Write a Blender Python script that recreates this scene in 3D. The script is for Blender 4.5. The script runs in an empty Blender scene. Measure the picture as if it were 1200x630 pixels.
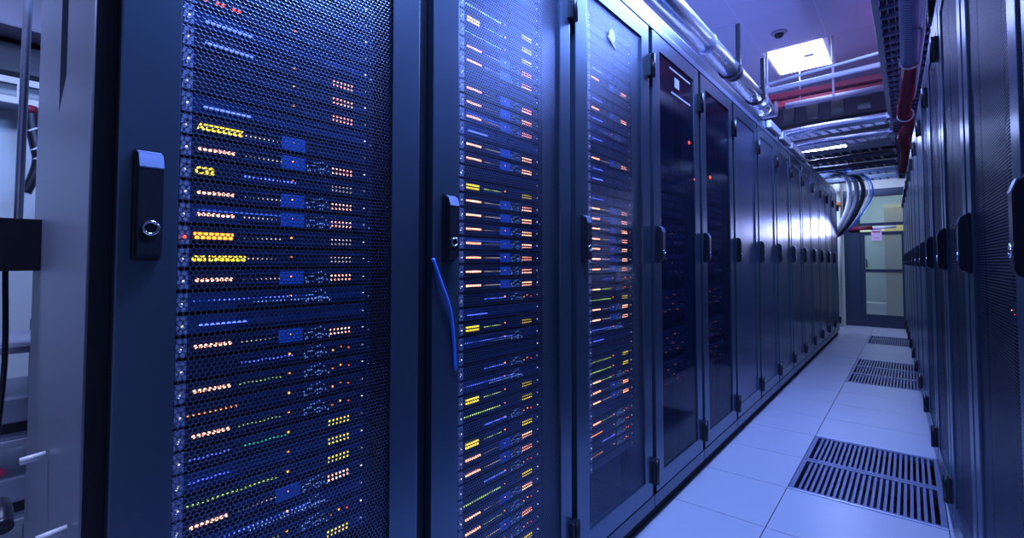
import bpy, bmesh, math, random
from mathutils import Vector, Matrix
random.seed(7)
PI = math.pi
SC = bpy.context.scene
COL = SC.collection

# ------------------------------------------------------------ camera
CAM_H = 1.035
cd = bpy.data.cameras.new('camera'); cam = bpy.data.objects.new('camera', cd); COL.objects.link(cam)
cam.location = (0, 0, CAM_H)
cam.rotation_euler = (math.radians(90 + 2.0), 0, math.radians(39.748))
cd.sensor_width = 36.0; cd.lens = 560 * 36 / 1200.0
cd.shift_y = -26.56 / 1200.0
cd.clip_start = 0.01; cd.clip_end = 100
SC.camera = cam

# ------------------------------------------------------------ view and world
vs = SC.view_settings
vs.view_transform = 'Standard'; vs.look = 'None'; vs.gamma = 1.0; vs.use_curve_mapping = False
vs.exposure = 0.10
SC.cycles.max_bounces = 8
SC.cycles.transparent_max_bounces = 16
SC.cycles.sample_clamp_indirect = 4.0
w = bpy.data.worlds.new('world'); SC.world = w; w.use_nodes = True
w.node_tree.nodes['Background'].inputs[0].default_value = (0.08, 0.14, 0.6, 1)
w.node_tree.nodes['Background'].inputs[1].default_value = 0.03

# ------------------------------------------------------------ lights: ceiling lamps of this and the next room, plus added unseen lamps
def area(name, loc, rot, sx, sy, power, color, spread=180):
    l = bpy.data.lights.new(name, 'AREA'); l.shape = 'RECTANGLE'; l.size = sx; l.size_y = sy
    l.energy = power; l.color = color; l.spread = math.radians(spread)
    o = bpy.data.objects.new(name, l); o.location = loc; o.rotation_euler = rot; COL.objects.link(o)
    o.visible_camera = True
    return o
PANEL_COL = (0.20, 0.30, 1.0)
PANEL_POWER = 15.0
area('door_fill_near', (-0.38, 0.84, 2.48), (0, math.radians(38), 0), 0.25, 0.8, 48, (0.22, 0.38, 1.0), 140)  # unseen tilted lamp added to brighten the upper part of the near doors
area('ceiling_lamp_aisle', (-0.36, 3.15, 2.93), (0, 0, 0), 0.6, 1.1, 108, (0.23, 0.37, 1.0))
area('ceiling_lamp_left_bay', (-1.45, -0.40, 2.55), (0, 0, 0), 0.5, 0.5, 52, (0.40, 0.50, 1.0))
area('next_room_lamp', (-0.4, 10.9, 2.6), (0, 0, 0), 0.9, 0.9, 34, (0.8, 1.0, 0.85))
area('far_aisle_lamp', (-0.90, 8.3, 2.685), (0, 0, 0), 0.5, 0.7, 125, (0.40, 0.52, 1.0))
# unseen strip lights added to brighten and tint the ceiling
area('ceiling_fill_left', (-1.25, 3.6, 2.10), (PI, 0, 0), 0.05, 5.0, 20, (0.20, 0.27, 1.0))
area('ceiling_fill_right', (0.80, 3.6, 2.10), (PI, 0, 0), 0.05, 5.0, 12, (0.62, 0.25, 1.0))
area('pink_ceiling_fill', (0.20, 4.6, 2.35), (PI, 0.5, 0), 0.10, 0.10, 1.0, (1.0, 0.08, 0.25))  # unseen small lamp added for the pink tint on the ceiling
# lamp of the next room shining through the upper door glass onto the far left doors
sl = bpy.data.lights.new('next_room_spot', 'SPOT'); sl.energy = 290; sl.color = (0.5, 0.55, 1.0); sl.spot_size = math.radians(19); sl.spot_blend = 0.25; sl.shadow_soft_size = 0.16
so = bpy.data.objects.new('next_room_spot', sl); so.location = (-0.12, 10.75, 1.70); COL.objects.link(so)
from mathutils import Vector as _V
so.rotation_euler = (_V((-.8, 6.0, 1.32)) - so.location).to_track_quat('-Z', 'Y').to_euler()

# ------------------------------------------------------------ materials
def new_mat(name):
    m = bpy.data.materials.new(name); m.use_nodes = True
    return m, m.node_tree, m.node_tree.nodes, m.node_tree.links
def paint(name, col, rough=0.5, metal=0.0, var=0.08, scale=30, bump=0.0, spec=0.5):
    m, t, n, l = new_mat(name)
    b = n['Principled BSDF']
    tc = n.new('ShaderNodeTexCoord'); ns = n.new('ShaderNodeTexNoise'); ns.inputs['Scale'].default_value = scale
    ns.inputs['Detail'].default_value = 3
    l.new(tc.outputs['Object'], ns.inputs['Vector'])
    r = n.new('ShaderNodeMapRange'); r.inputs['To Min'].default_value = 1 - var; r.inputs['To Max'].default_value = 1 + var
    l.new(ns.outputs['Fac'], r.inputs['Value'])
    mx = n.new('ShaderNodeVectorMath'); mx.operation = 'SCALE'; mx.inputs[0].default_value = col
    l.new(r.outputs[0], mx.inputs['Scale']); l.new(mx.outputs[0], b.inputs['Base Color'])
    r2 = n.new('ShaderNodeMapRange'); r2.inputs['To Min'].default_value = rough - var * .6; r2.inputs['To Max'].default_value = rough + var * .6
    l.new(ns.outputs['Fac'], r2.inputs['Value']); l.new(r2.outputs[0], b.inputs['Roughness'])
    b.inputs['Metallic'].default_value = metal
    b.inputs['Specular IOR Level'].default_value = spec
    if bump:
        bp = n.new('ShaderNodeBump'); bp.inputs['Strength'].default_value = bump; bp.inputs['Distance'].default_value = 0.002
        l.new(ns.outputs['Fac'], bp.inputs['Height']); l.new(bp.outputs[0], b.inputs['Normal'])
    return m
def glow(name, col, s, mis=False):
    m, t, n, l = new_mat(name)
    b = n['Principled BSDF']; b.inputs['Base Color'].default_value = (*[c * .5 for c in col], 1)
    b.inputs['Emission Color'].default_value = (*col, 1); b.inputs['Emission Strength'].default_value = s
    if not mis:
        m.cycles.emission_sampling = 'NONE'
    return m
def perforated(name, col, pitch, rad, rough=0.4, metal=0.5):
    m, t, n, l = new_mat(name)
    b = n['Principled BSDF']; b.inputs['Base Color'].default_value = (*col, 1)
    b.inputs['Roughness'].default_value = rough; b.inputs['Metallic'].default_value = metal
    tc = n.new('ShaderNodeTexCoord'); sep = n.new('ShaderNodeSeparateXYZ'); l.new(tc.outputs['Object'], sep.inputs[0])
    def cell(off):
        outs = []
        for ax, p in ((1, pitch), (2, pitch * math.sqrt(3))):
            d = n.new('ShaderNodeMath'); d.operation = 'MULTIPLY_ADD'; l.new(sep.outputs[ax], d.inputs[0])
            d.inputs[1].default_value = 1 / p; d.inputs[2].default_value = 100 + off
            f = n.new('ShaderNodeMath'); f.operation = 'FRACT'; l.new(d.outputs[0], f.inputs[0])
            s = n.new('ShaderNodeMath'); s.operation = 'MULTIPLY_ADD'; l.new(f.outputs[0], s.inputs[0])
            s.inputs[1].default_value = p; s.inputs[2].default_value = -p / 2
            q = n.new('ShaderNodeMath'); q.operation = 'POWER'; l.new(s.outputs[0], q.inputs[0]); q.inputs[1].default_value = 2
            a = n.new('ShaderNodeMath'); a.operation = 'MULTIPLY'; l.new(s.outputs[0], a.inputs[0]); l.new(s.outputs[0], a.inputs[1])
            outs.append(a)
        sm = n.new('ShaderNodeMath'); sm.operation = 'ADD'; l.new(outs[0].outputs[0], sm.inputs[0]); l.new(outs[1].outputs[0], sm.inputs[1])
        return sm
    c1, c2 = cell(0.0), cell(0.5)
    mn = n.new('ShaderNodeMath'); mn.operation = 'MINIMUM'; l.new(c1.outputs[0], mn.inputs[0]); l.new(c2.outputs[0], mn.inputs[1])
    lt = n.new('ShaderNodeMath'); lt.operation = 'GREATER_THAN'; l.new(mn.outputs[0], lt.inputs[0]); lt.inputs[1].default_value = rad * rad
    l.new(lt.outputs[0], b.inputs['Alpha'])
    sq = n.new('ShaderNodeMath'); sq.operation = 'SQRT'; l.new(mn.outputs[0], sq.inputs[0])
    bp = n.new('ShaderNodeBump'); bp.inputs['Strength'].default_value = 0.5; bp.inputs['Distance'].default_value = 0.5
    l.new(sq.outputs[0], bp.inputs['Height']); l.new(bp.outputs[0], b.inputs['Normal'])
    return m
def tinted_glass(name, col, alpha):
    m, t, n, l = new_mat(name)
    b = n['Principled BSDF']; b.inputs['Base Color'].default_value = (*col, 1)
    b.inputs['Roughness'].default_value = 0.09; b.inputs['Specular IOR Level'].default_value = 0.9
    tr = n.new('ShaderNodeBsdfTransparent'); tr.inputs[0].default_value = (0.62, 0.66, 0.8, 1)
    mx = n.new('ShaderNodeMixShader'); mx.inputs[0].default_value = alpha
    l.new(tr.outputs[0], mx.inputs[1]); l.new(b.outputs[0], mx.inputs[2])
    l.new(mx.outputs[0], n['Material Output'].inputs[0])
    return m

M = {}
M['cabinet'] = paint('cabinet_paint', (0.10, 0.14, 0.20), 0.33, 0.8, 0.02, 60)
M['cabinet_side'] = paint('cabinet_side_paint', (0.20, 0.22, 0.28), 0.42, 0.4, 0.03, 3)
M['door'] = paint('door_paint', (0.125, 0.18, 0.25), 0.30, 0.85, 0.02, 60)
M['trim'] = paint('cabinet_edge_paint', (0.22, 0.27, 0.42), 0.3, 0.6, 0.05, 40)
M['black'] = paint('black_plastic', (0.012, 0.013, 0.02), 0.32, 0, 0.1, 40)
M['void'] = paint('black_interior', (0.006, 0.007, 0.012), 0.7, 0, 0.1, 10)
M['chrome'] = paint('chrome', (0.7, 0.72, 0.8), 0.15, 1.0, 0.03, 20)
M['rail'] = paint('zinc_rail', (0.22, 0.25, 0.4), 0.4, 0.6, 0.1, 60)
M['ear'] = paint('server_ear', (0.30, 0.36, 0.6), 0.45, 0.3, 0.15, 90)
M['bezel'] = paint('server_bezel', (0.010, 0.02, 0.06), 0.35, 0.3, 0.25, 50)
M['bezel_blue'] = paint('server_bezel_blue', (0.015, 0.055, 0.20), 0.3, 0.3, 0.25, 40)
M['label_blue'] = paint('blue_plate', (0.03, 0.14, 0.6), 0.4, 0, 0.1, 40)
M['mesh'] = perforated('perforated_steel', (0.16, 0.20, 0.30), 0.0076, 0.0031, 0.28, 0.95)
M['mesh_fine'] = perforated('perforated_steel_fine', (0.15, 0.19, 0.29), 0.0070, 0.0027, 0.28, 0.95)
M['glass'] = tinted_glass('smoked_glass', (0.015, 0.022, 0.05), 0.34)
M['glass_dark'] = paint('dark_gloss_panel', (0.08, 0.10, 0.18), 0.28, 0.6, 0.0, 20)
M['clear'] = tinted_glass('clear_glass', (0.6, 0.75, 0.7), 0.12)
M['tile'] = paint('floor_tile', (0.42, 0.425, 0.49), 0.30, 0, 0.03, 4)
M['grout'] = paint('floor_gap', (0.02, 0.02, 0.04), 0.8)
M['grille'] = paint('grille_metal', (0.16, 0.18, 0.30), 0.4, 0.4, 0.1, 30)
M['grille_edge'] = paint('grille_edge_strip', (0.6, 0.65, 0.8), 0.3, 0.5, 0.05, 30)
M['ceiling'] = paint('ceiling_panel', (0.48, 0.47, 0.56), 0.6, 0, 0.03, 3)
M['ceiling_seam'] = paint('ceiling_grid', (0.62, 0.62, 0.75), 0.5)
M['dark_backing'] = paint('dark_backing', (0.03, 0.03, 0.05), 0.8)
M['wall'] = paint('pale_wall', (0.55, 0.62, 0.60), 0.7, 0, 0.03, 2)
M['cream'] = paint('cream_wall', (0.62, 0.62, 0.5), 0.7, 0, 0.03, 2)
M['beige'] = paint('beige_panel', (0.55, 0.45, 0.30), 0.6, 0, 0.03, 2)
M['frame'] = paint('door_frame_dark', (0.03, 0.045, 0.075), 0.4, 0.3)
M['silver'] = paint('silver_pipe', (0.62, 0.66, 0.78), 0.26, 0.85, 0.06, 12)
M['steel'] = paint('galvanised_steel', (0.42, 0.46, 0.58), 0.35, 0.7, 0.1, 25)
M['white'] = paint('white_plastic', (0.8, 0.8, 0.82), 0.35, 0, 0.03, 20)
M['grey'] = paint('grey_paint', (0.3, 0.31, 0.38), 0.5, 0.1, 0.05, 20)
M['hose'] = paint('grey_hose', (0.32, 0.32, 0.42), 0.5, 0.2, 0.1, 30)
M['red'] = paint('red_paint', (0.24, 0.008, 0.03), 0.5, 0, 0.12, 20)
M['redhose'] = paint('red_hose', (0.33, 0.02, 0.06), 0.4, 0, 0.2, 20)
M['copper'] = paint('copper', (0.45, 0.2, 0.12), 0.4, 0.6, 0.1, 20)
M['orange'] = paint('orange_tape', (0.9, 0.22, 0.04), 0.5)
M['pink'] = paint('pink_paper', (0.85, 0.5, 0.65), 0.7)
M['cableblue'] = paint('blue_cable', (0.05, 0.18, 0.7), 0.3)
M['panel'] = glow('lamp_diffuser', (0.42, 0.50, 1.0), 14.0, True)
M['l_pink'] = glow('led_orange_red', (1.0, 0.36, 0.22), 5.0)
M['l_orange'] = glow('led_orange', (1.0, 0.27, 0.02), 3.2)
M['l_red'] = glow('led_red', (1.0, 0.05, 0.02), 3.5)
M['l_yellow'] = glow('led_yellow', (1.0, 0.72, 0.03), 1.8)
M['l_green'] = glow('led_green', (0.55, 0.85, 0.10), 1.3)
M['l_teal'] = glow('led_green_cyan', (0.05, 0.8, 0.4), 1.3)
M['l_blue'] = glow('led_blue', (0.10, 0.16, 1.0), 2.6)
M['l_cyan'] = glow('led_pale_blue', (0.22, 0.42, 1.0), 0.9)
M['l_white'] = glow('led_white', (0.9, 0.85, 0.9), 1.8)
M['l_cream'] = glow('led_cream', (0.8, 0.62, 0.5), 1.1)
M['strip'] = glow('blue_strip', (0.06, 0.16, 0.95), 0.8)

# ------------------------------------------------------------ mesh helpers
class MB:
    def __init__(s): s.b = bmesh.new(); s.mats = []
    def mi(s, m):
        if m not in s.mats: s.mats.append(m)
        return s.mats.index(m)
    def box(s, x0, x1, y0, y1, z0, z1, m='black', bev=0.0):
        i = s.mi(m)
        r = bmesh.ops.create_cube(s.b, size=1)
        sx, sy, sz = abs(x1 - x0), abs(y1 - y0), abs(z1 - z0)
        for v in r['verts']:
            v.co = Vector(((x0 + x1) / 2 + v.co.x * sx, (y0 + y1) / 2 + v.co.y * sy, (z0 + z1) / 2 + v.co.z * sz))
        fs = set(f for v in r['verts'] for f in v.link_faces)
        for f in fs: f.material_index = i
        if bev:
            es = set(e for v in r['verts'] for e in v.link_edges)
            rr = bmesh.ops.bevel(s.b, geom=list(es), offset=bev, segments=2, profile=0.7, affect='EDGES')
            for f in rr['faces']: f.material_index = i
        return s
    def quad(s, pts, m='black'):
        f = s.b.faces.new([s.b.verts.new(p) for p in pts]); f.material_index = s.mi(m); return s
    def prism(s, prof, axis, a, b_, m='black'):
        """extrude a 2D profile along an axis"""
        i = s.mi(m)
        def P(u, v, t):
            return {'x': (t, u, v), 'y': (u, t, v), 'z': (u, v, t)}[axis]
        A = [s.b.verts.new(P(u, v, a)) for u, v in prof]; B = [s.b.verts.new(P(u, v, b_)) for u, v in prof]
        n = len(prof)
        fs = [s.b.faces.new(A[::-1]), s.b.faces.new(B)]
        for k in range(n): fs.append(s.b.faces.new((A[k], A[(k + 1) % n], B[(k + 1) % n], B[k])))
        for f in fs: f.material_index = i
        return s
    def tube(s, pts, r, m='black', seg=12, rfun=None, cap=True, groove=None):
        i = s.mi(m); pts = [Vector(p) for p in pts]; rings = []
        up = Vector((0, 0, 1)); prev = None
        for k, p in enumerate(pts):
            t = (pts[min(k + 1, len(pts) - 1)] - pts[max(k - 1, 0)]).normalized()
            if prev is None:
                a = t.cross(up)
                if a.length < 1e-3: a = t.cross(Vector((1, 0, 0)))
            else:
                a = prev - t * prev.dot(t)
            a.normalize(); prev = a; c = t.cross(a)
            rr = rfun(k) if rfun else r
            rings.append([s.b.verts.new(p + (a * math.cos(2 * PI * q / seg) + c * math.sin(2 * PI * q / seg)) * rr) for q in range(seg)])
        for k in range(len(rings) - 1):
            for q in range(seg):
                f = s.b.faces.new((rings[k][q], rings[k][(q + 1) % seg], rings[k + 1][(q + 1) % seg], rings[k + 1][q]))
                f.material_index = i if (groove is None or k % 4 < 2) else s.mi(groove); f.smooth = True
        if cap:
            for R in (rings[0][::-1], rings[-1]):
                f = s.b.faces.new(R); f.material_index = i
        return s
    def dome(s, c, r, m='black', axis=(1, 0, 0), flat=0.6, seg=8):
        """small half-round lens bulging along an axis"""
        i = s.mi(m); c = Vector(c); ax = Vector(axis).normalized()
        a = ax.cross(Vector((0, 0, 1)))
        if a.length < 1e-3: a = Vector((1, 0, 0))
        a.normalize(); b_ = ax.cross(a)
        R0 = [s.b.verts.new(c + (a * math.cos(2 * PI * q / seg) + b_ * math.sin(2 * PI * q / seg)) * r) for q in range(seg)]
        R1 = [s.b.verts.new(c + ax * r * flat * .8 + (a * math.cos(2 * PI * q / seg) + b_ * math.sin(2 * PI * q / seg)) * r * .65) for q in range(seg)]
        T = s.b.verts.new(c + ax * r * flat)
        for q in range(seg):
            f = s.b.faces.new((R0[q], R0[(q + 1) % seg], R1[(q + 1) % seg], R1[q])); f.material_index = i; f.smooth = True
            f = s.b.faces.new((R1[q], R1[(q + 1) % seg], T)); f.material_index = i; f.smooth = True
        return s
    def mesh(s, name):
        bmesh.ops.recalc_face_normals(s.b, faces=s.b.faces[:])
        me = bpy.data.meshes.new(name); s.b.to_mesh(me); s.b.free()
        for m in s.mats: me.materials.append(M[m])
        return me
    def build(s, name, parent=None, loc=(0, 0, 0)):
        o = bpy.data.objects.new(name, s.mesh(name)); COL.objects.link(o); o.location = loc
        if parent is not None: o.parent = parent
        return o
def put(name, me, parent=None, loc=(0, 0, 0), rot=(0, 0, 0)):
    o = bpy.data.objects.new(name, me); COL.objects.link(o); o.location = loc; o.rotation_euler = rot
    if parent is not None: o.parent = parent
    return o
def thing(name, label, cat, loc=(0, 0, 0), rotz=0, group=None):
    o = bpy.data.objects.new(name, None); COL.objects.link(o); o.empty_display_size = 0.05
    o.location = loc; o.rotation_euler = (0, 0, rotz)
    return tag(o, label, cat, group)
def tag(o, label, cat, group=None):
    o['label'] = label; o['category'] = cat
    if group: o['group'] = group
    return o
def struct(o):
    o['kind'] = 'structure'; return o
KIDS = {}
def copy_tree(o, parent=None):
    c = o.copy(); COL.objects.link(c)
    if parent is not None: c.parent = parent
    for ch in list(o.children): copy_tree(ch, c)
    return c
def bez(pts, n=10):
    """Catmull-Rom through the points"""
    P = [Vector(p) for p in pts]; P = [P[0] * 2 - P[1]] + P + [P[-1] * 2 - P[-2]]; out = []
    for i in range(1, len(P) - 2):
        for k in range(n):
            t = k / n
            out.append(0.5 * ((2 * P[i]) + (-P[i - 1] + P[i + 1]) * t + (2 * P[i - 1] - 5 * P[i] + 4 * P[i + 1] - P[i + 2]) * t * t + (-P[i - 1] + 3 * P[i] - 3 * P[i + 1] + P[i + 2]) * t ** 3))
    out.append(P[-2]); return out
def text_mesh(txt, size, mat, bold=0.0):
    cu = bpy.data.curves.new('txt', 'FONT'); cu.body = txt; cu.size = size; cu.extrude = 0.0003; cu.offset = bold
    o = bpy.data.objects.new('txt', cu); COL.objects.link(o)
    dg = bpy.context.evaluated_depsgraph_get(); dg.update()
    me = bpy.data.meshes.new_from_object(o.evaluated_get(dg))
    bpy.data.objects.remove(o)
    # text lies in XY; stand it up facing +x: text x -> +y, text y -> +z
    me.transform(Matrix(((0, 0, 1, 0), (1, 0, 0, 0), (0, 1, 0, 0), (0, 0, 0, 1))))
    me.materials.clear(); me.materials.append(M[mat])
    return me
ORD = ['', 'first', 'second', 'third', 'fourth', 'fifth', 'sixth', 'seventh', 'eighth', 'ninth', 'tenth', 'eleventh', 'twelfth',
       'thirteenth', 'fourteenth', 'fifteenth', 'sixteenth', 'seventeenth', 'eighteenth', 'nineteenth', 'twentieth']
TENS = {2: 'twenty', 3: 'thirty', 4: 'forty', 5: 'fifty', 6: 'sixty'}
TENTH = {2: 'twentieth', 3: 'thirtieth', 4: 'fortieth', 5: 'fiftieth', 6: 'sixtieth'}
def ordinal(n):
    if n <= 20: return ORD[n]
    t, u = divmod(n, 10)
    return TENTH[t] if u == 0 else TENS[t] + '-' + ORD[u]

# ============================================================ SETTING
X_DOOR = -0.8065                      # plane of the left row's doors
CEIL = 3.0
# floor: raised tiles with real gaps, openings where the grilles lie
P = 0.4300; Y0F = 2.535
grille_rows = [(0, 1), (6, 7, 8), (12, 13)]
gset = {k for g in grille_rows for k in g}
fl = MB()
g = 0.0016
rows = range(-9, 22)
xs_cols = [(-3.1, -2.57), (-2.57, -2.05), (-2.05, -1.52), (-1.52, -0.99), (-0.99, -0.458), (-0.458, 0.095), (0.095, 0.62), (0.62, 1.3)]
for k in rows:
    ya, yb = Y0F + k * P, Y0F + (k + 1) * P
    for ci, (xa, xb) in enumerate(xs_cols):
        if ci == 5 and k in gset: continue
        fl.box(xa + g, xb - g, ya + g, yb - g, -0.03, 0.0, 'tile')
fl.box(-3.1, -0.462, Y0F - 9 * P, Y0F + 22 * P, -0.05, -0.031, 'grout')
fl.box(-3.1, 1.3, Y0F - 9 * P, Y0F + 22 * P, -0.42, -0.40, 'grout')
floor = struct(fl.build('floor'))
# ceiling
ce = MB()
CX = [(-3.1, -2.55), (-2.55, -2.03), (-2.03, -1.52), (-1.52, -1.02), (-1.02, -0.51), (-0.51, 0.0), (0.0, 0.6), (0.6, 1.3)]
CY = [(-1.4, -0.6), (-0.6, 0.2), (0.2, 1.0), (1.0, 1.8), (1.8, 2.6), (2.6, 3.35), (3.35, 4.13), (4.13, 4.9), (4.9, 5.65), (5.65, 6.4), (6.4, 7.2), (7.2, 8.0), (8.0, 8.8), (8.8, 9.9)]
for xa, xb in CX:
    for ya, yb in CY:
        if (xa, ya) == (-1.02, 4.9): continue
        ce.box(xa + .003, xb - .003, ya + .003, yb - .003, CEIL, CEIL + 0.02, 'ceiling')
ce.box(-3.1, 1.3, -1.4, 9.9, CEIL + 0.004, CEIL + 0.012, 'ceiling_seam') if False else None
for xa, xb in CX[1:]:
    ce.box(xa - .003, xa + .003, -1.4, 9.9, CEIL + .002, CEIL + .01, 'ceiling_seam')
for ya, yb in CY[1:]:
    if ya == 4.9: ce.box(-3.1, -1.02, ya - .003, ya + .003, CEIL + .002, CEIL + .01, 'ceiling_seam'); ce.box(-.51, 1.3, ya - .003, ya + .003, CEIL + .002, CEIL + .01, 'ceiling_seam'); continue
    ce.box(-3.1, 1.3, ya - .003, ya + .003, CEIL + .0015, CEIL + .009, 'ceiling_seam')
struct(ce.build('ceiling'))
struct(MB().box(-3.22, -3.1, -1.4, 9.9, -0.42, CEIL + .1, 'wall').build('wall_left'))
struct(MB().box(1.3, 1.42, -1.4, 9.9, -0.42, CEIL + .1, 'wall').build('wall_right'))
# far wall with the glazed door opening
wf = MB()
wf.box(-3.1, -0.845, 9.8, 9.9, 0, CEIL, 'cream'); wf.box(0.10, 1.3, 9.8, 9.9, 0, CEIL, 'cream'); wf.box(-0.845, 0.10, 9.8, 9.9, 2.25, CEIL, 'cream')
struct(wf.build('wall_far'))
nr = MB()   # room seen through the glass
nr.box(-1.8, 1.2, 12.0, 12.1, 0, 2.8, 'wall'); nr.box(-1.9, -1.8, 9.9, 12.1, 0, 2.8, 'wall'); nr.box(1.2, 1.3, 9.9, 12.1, 0, 2.8, 'wall')
nr.box(-1.8, 1.2, 9.9, 12.1, -0.03, -0.001, 'tile'); nr.box(-1.8, 1.2, 9.9, 12.1, 2.8, 2.83, 'ceiling')
struct(nr.build('wall_next_room'))
# dark boards added so the gaps between the far trays look dark
struct(MB().box(-3.1, 1.3, 6.3, 9.79, 2.72, 2.80, 'dark_backing').box(-3.1, 1.3, 6.22, 6.3, 2.62, 2.99, 'dark_backing').build('ceiling_dark_board'))
# glazed door
dr = MB()
x0, x1, yy = -0.84, 0.09, 9.79
for a, b_, c, d in ((x0, x0 + .22, .0, 2.24), (x1 - .12, x1, .0, 2.24), (x0 + .22, x1 - .12, 2.12, 2.24), (x0 + .22, x1 - .12, 0.0, .11), (x0 + .22, x1 - .12, 1.64, 1.69)):
    dr.box(a, b_, yy - .06, yy, c, d, 'frame', .004)
door = struct(dr.build('door_1'))
dl = MB()
for a, b_, c, d in ((-.62, -.56, .11, 1.545), (-.09, -.03, .11, 1.545), (-.56, -.09, .11, .20), (-.56, -.09, 1.49, 1.545), (-.56, -.09, .885, .935)):
    dl.box(a, b_, yy - .05, yy - .01, c, d, 'frame', .003)
dl.build('door_leaf', door)
MB().box(-.56, -.09, yy - .032, yy - .026, .20, 1.50, 'clear').build('glass_pane', door)
MB().box(-.62, -.03, yy - .032, yy - .026, 1.69, 2.12, 'clear').build('glass_pane', door)
MB().box(-.55, -.53, yy - .10, yy - .05, .96, 1.10, 'chrome', .004).build('door_handle', door)

def tall_panel():
    t = thing('tall_cabinet', 'beige tall panel cabinet in the room behind the glass door', 'cabinet', (-0.08, 11.0, 0))
    MB().box(-.26, .30, 0, .5, 0, 2.1, 'beige', .006).build('body', t)
    MB().box(-.255, .015, -.02, 0, .05, 2.05, 'beige', .004).build('door', t)
    MB().box(.025, .295, -.02, 0, .05, 2.05, 'beige', .004).build('door', t)
tall_panel()
wb = thing('low_box', 'low white box on the floor behind the glass door', 'box', (-0.55, 11.2, 0))
MB().box(-.22, .22, -.15, .15, 0, .26, 'white', .01).build('body', wb); MB().box(-.225, .225, -.155, .155, .26, .30, 'white', .005).build('lid', wb)
nt = MB().box(-.47, -.335, 9.700, 9.7025, 1.40, 1.60, 'pink').box(-.455, -.35, 9.6985, 9.7, 1.53, 1.545, 'red').box(-.44, -.365, 9.6985, 9.7, 1.44, 1.452, 'grey').build('notice')
tag(nt, 'small pink paper notice on the glass door', 'notice')

# floor grilles
def grille(k, label, n):
    ya = Y0F + k * P
    t = thing('floor_grille', label, 'floor grille', (-0.458, ya, 0), 0, 'ventilation grilles in the raised floor')
    W, L = 0.553, P
    fr = MB()
    for a, b_, c, d in ((.002, .022, .002, L - .002), (W - .022, W - .002, .002, L - .002), (.022, W - .022, .002, .026), (.022, W - .022, L - .026, L - .002)):
        fr.box(a, b_, c, d, -.03, .001, 'grille')
    fr.build('frame', t)
    ba = MB()
    nb = 23
    for q in range(1, nb):
        x = .022 + (W - .044) * q / nb
        ba.box(x - .0055, x + .0055, .026, L - .026, -.028, -.001, 'grille')
    ba.build('slats', t)
    MB().box(.022, W - .022, .026, L - .026, -.10, -.095, 'void').build('dark_sheet', t)  # black sheet added for the shade in the void below the slats
    return t
dsc = ['nearest floor grille with dark slots', 'floor grille directly beyond the nearest one', 'nearest grille of the middle group of three', 'centre grille of the middle group of three',
       'farthest grille of the middle group of three', 'nearer grille of the far pair before the glass door', 'farther grille of the far pair before the glass door']
i = 0
for gi, gr in enumerate(grille_rows):
    for k in gr:
        grille(k, dsc[i] + ', set in the pale tile floor', 22); i += 1
for nm, k, side in (('near', 0, 0), ('far', 1, 1)):
    y = Y0F + (k + side) * P
    s_ = MB().box(-.458, .095, y - .006, y + .006, .0, .004, 'grille_edge', .001).build('threshold_strip')
    tag(s_, 'bright metal strip along the %s edge of the nearest pair of floor grilles' % nm, 'metal strip')

# ============================================================ CABINETS
H = 2.045; DEPTH = 0.61
def handle_meshes():
    h = MB()
    h.box(0, .009, -.0165, .0165, 0, .152, 'black', .004)                    # back plate
    h.prism([(.007, .004), (.020, .009), (.024, .018), (.024, .124), (.018, .141), (.007, .148)], 'y', -.0135, .0135, 'black')
    hm = h.mesh('handle')
    c = MB(); c.prism([(.018, .141), (.0245, .124), (.0252, .126), (.019, .144), (.007, .1505), (.007, .148)], 'y', -.0137, .0137, 'trim'); cm = c.mesh('handle_cap')
    k = MB(); seg = 14
    pts = [(0.0255, .0085 * math.cos(2 * PI * q / seg), .0085 * math.sin(2 * PI * q / seg)) for q in range(seg + 1)]
    k.tube(pts, .0022, 'chrome', 6, cap=False)
    k.tube([(.022, 0, 0), (.0252, 0, 0)], .0045, 'black', 10)
    km = k.mesh('lock')
    return hm, cm, km
HM, HC, HK = handle_meshes()
hg = MB(); hg.box(0, .018, -.020, .020, 0, .090, 'black', .003); hg.tube([(.020, 0, -.004), (.020, 0, .094)], .0085, 'black', 10); hg.tube([(.020, 0, -.007), (.020, 0, -.004)], .005, 'chrome', 8)
HG = hg.mesh('hinge')
CAB_MESH = {}
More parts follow.
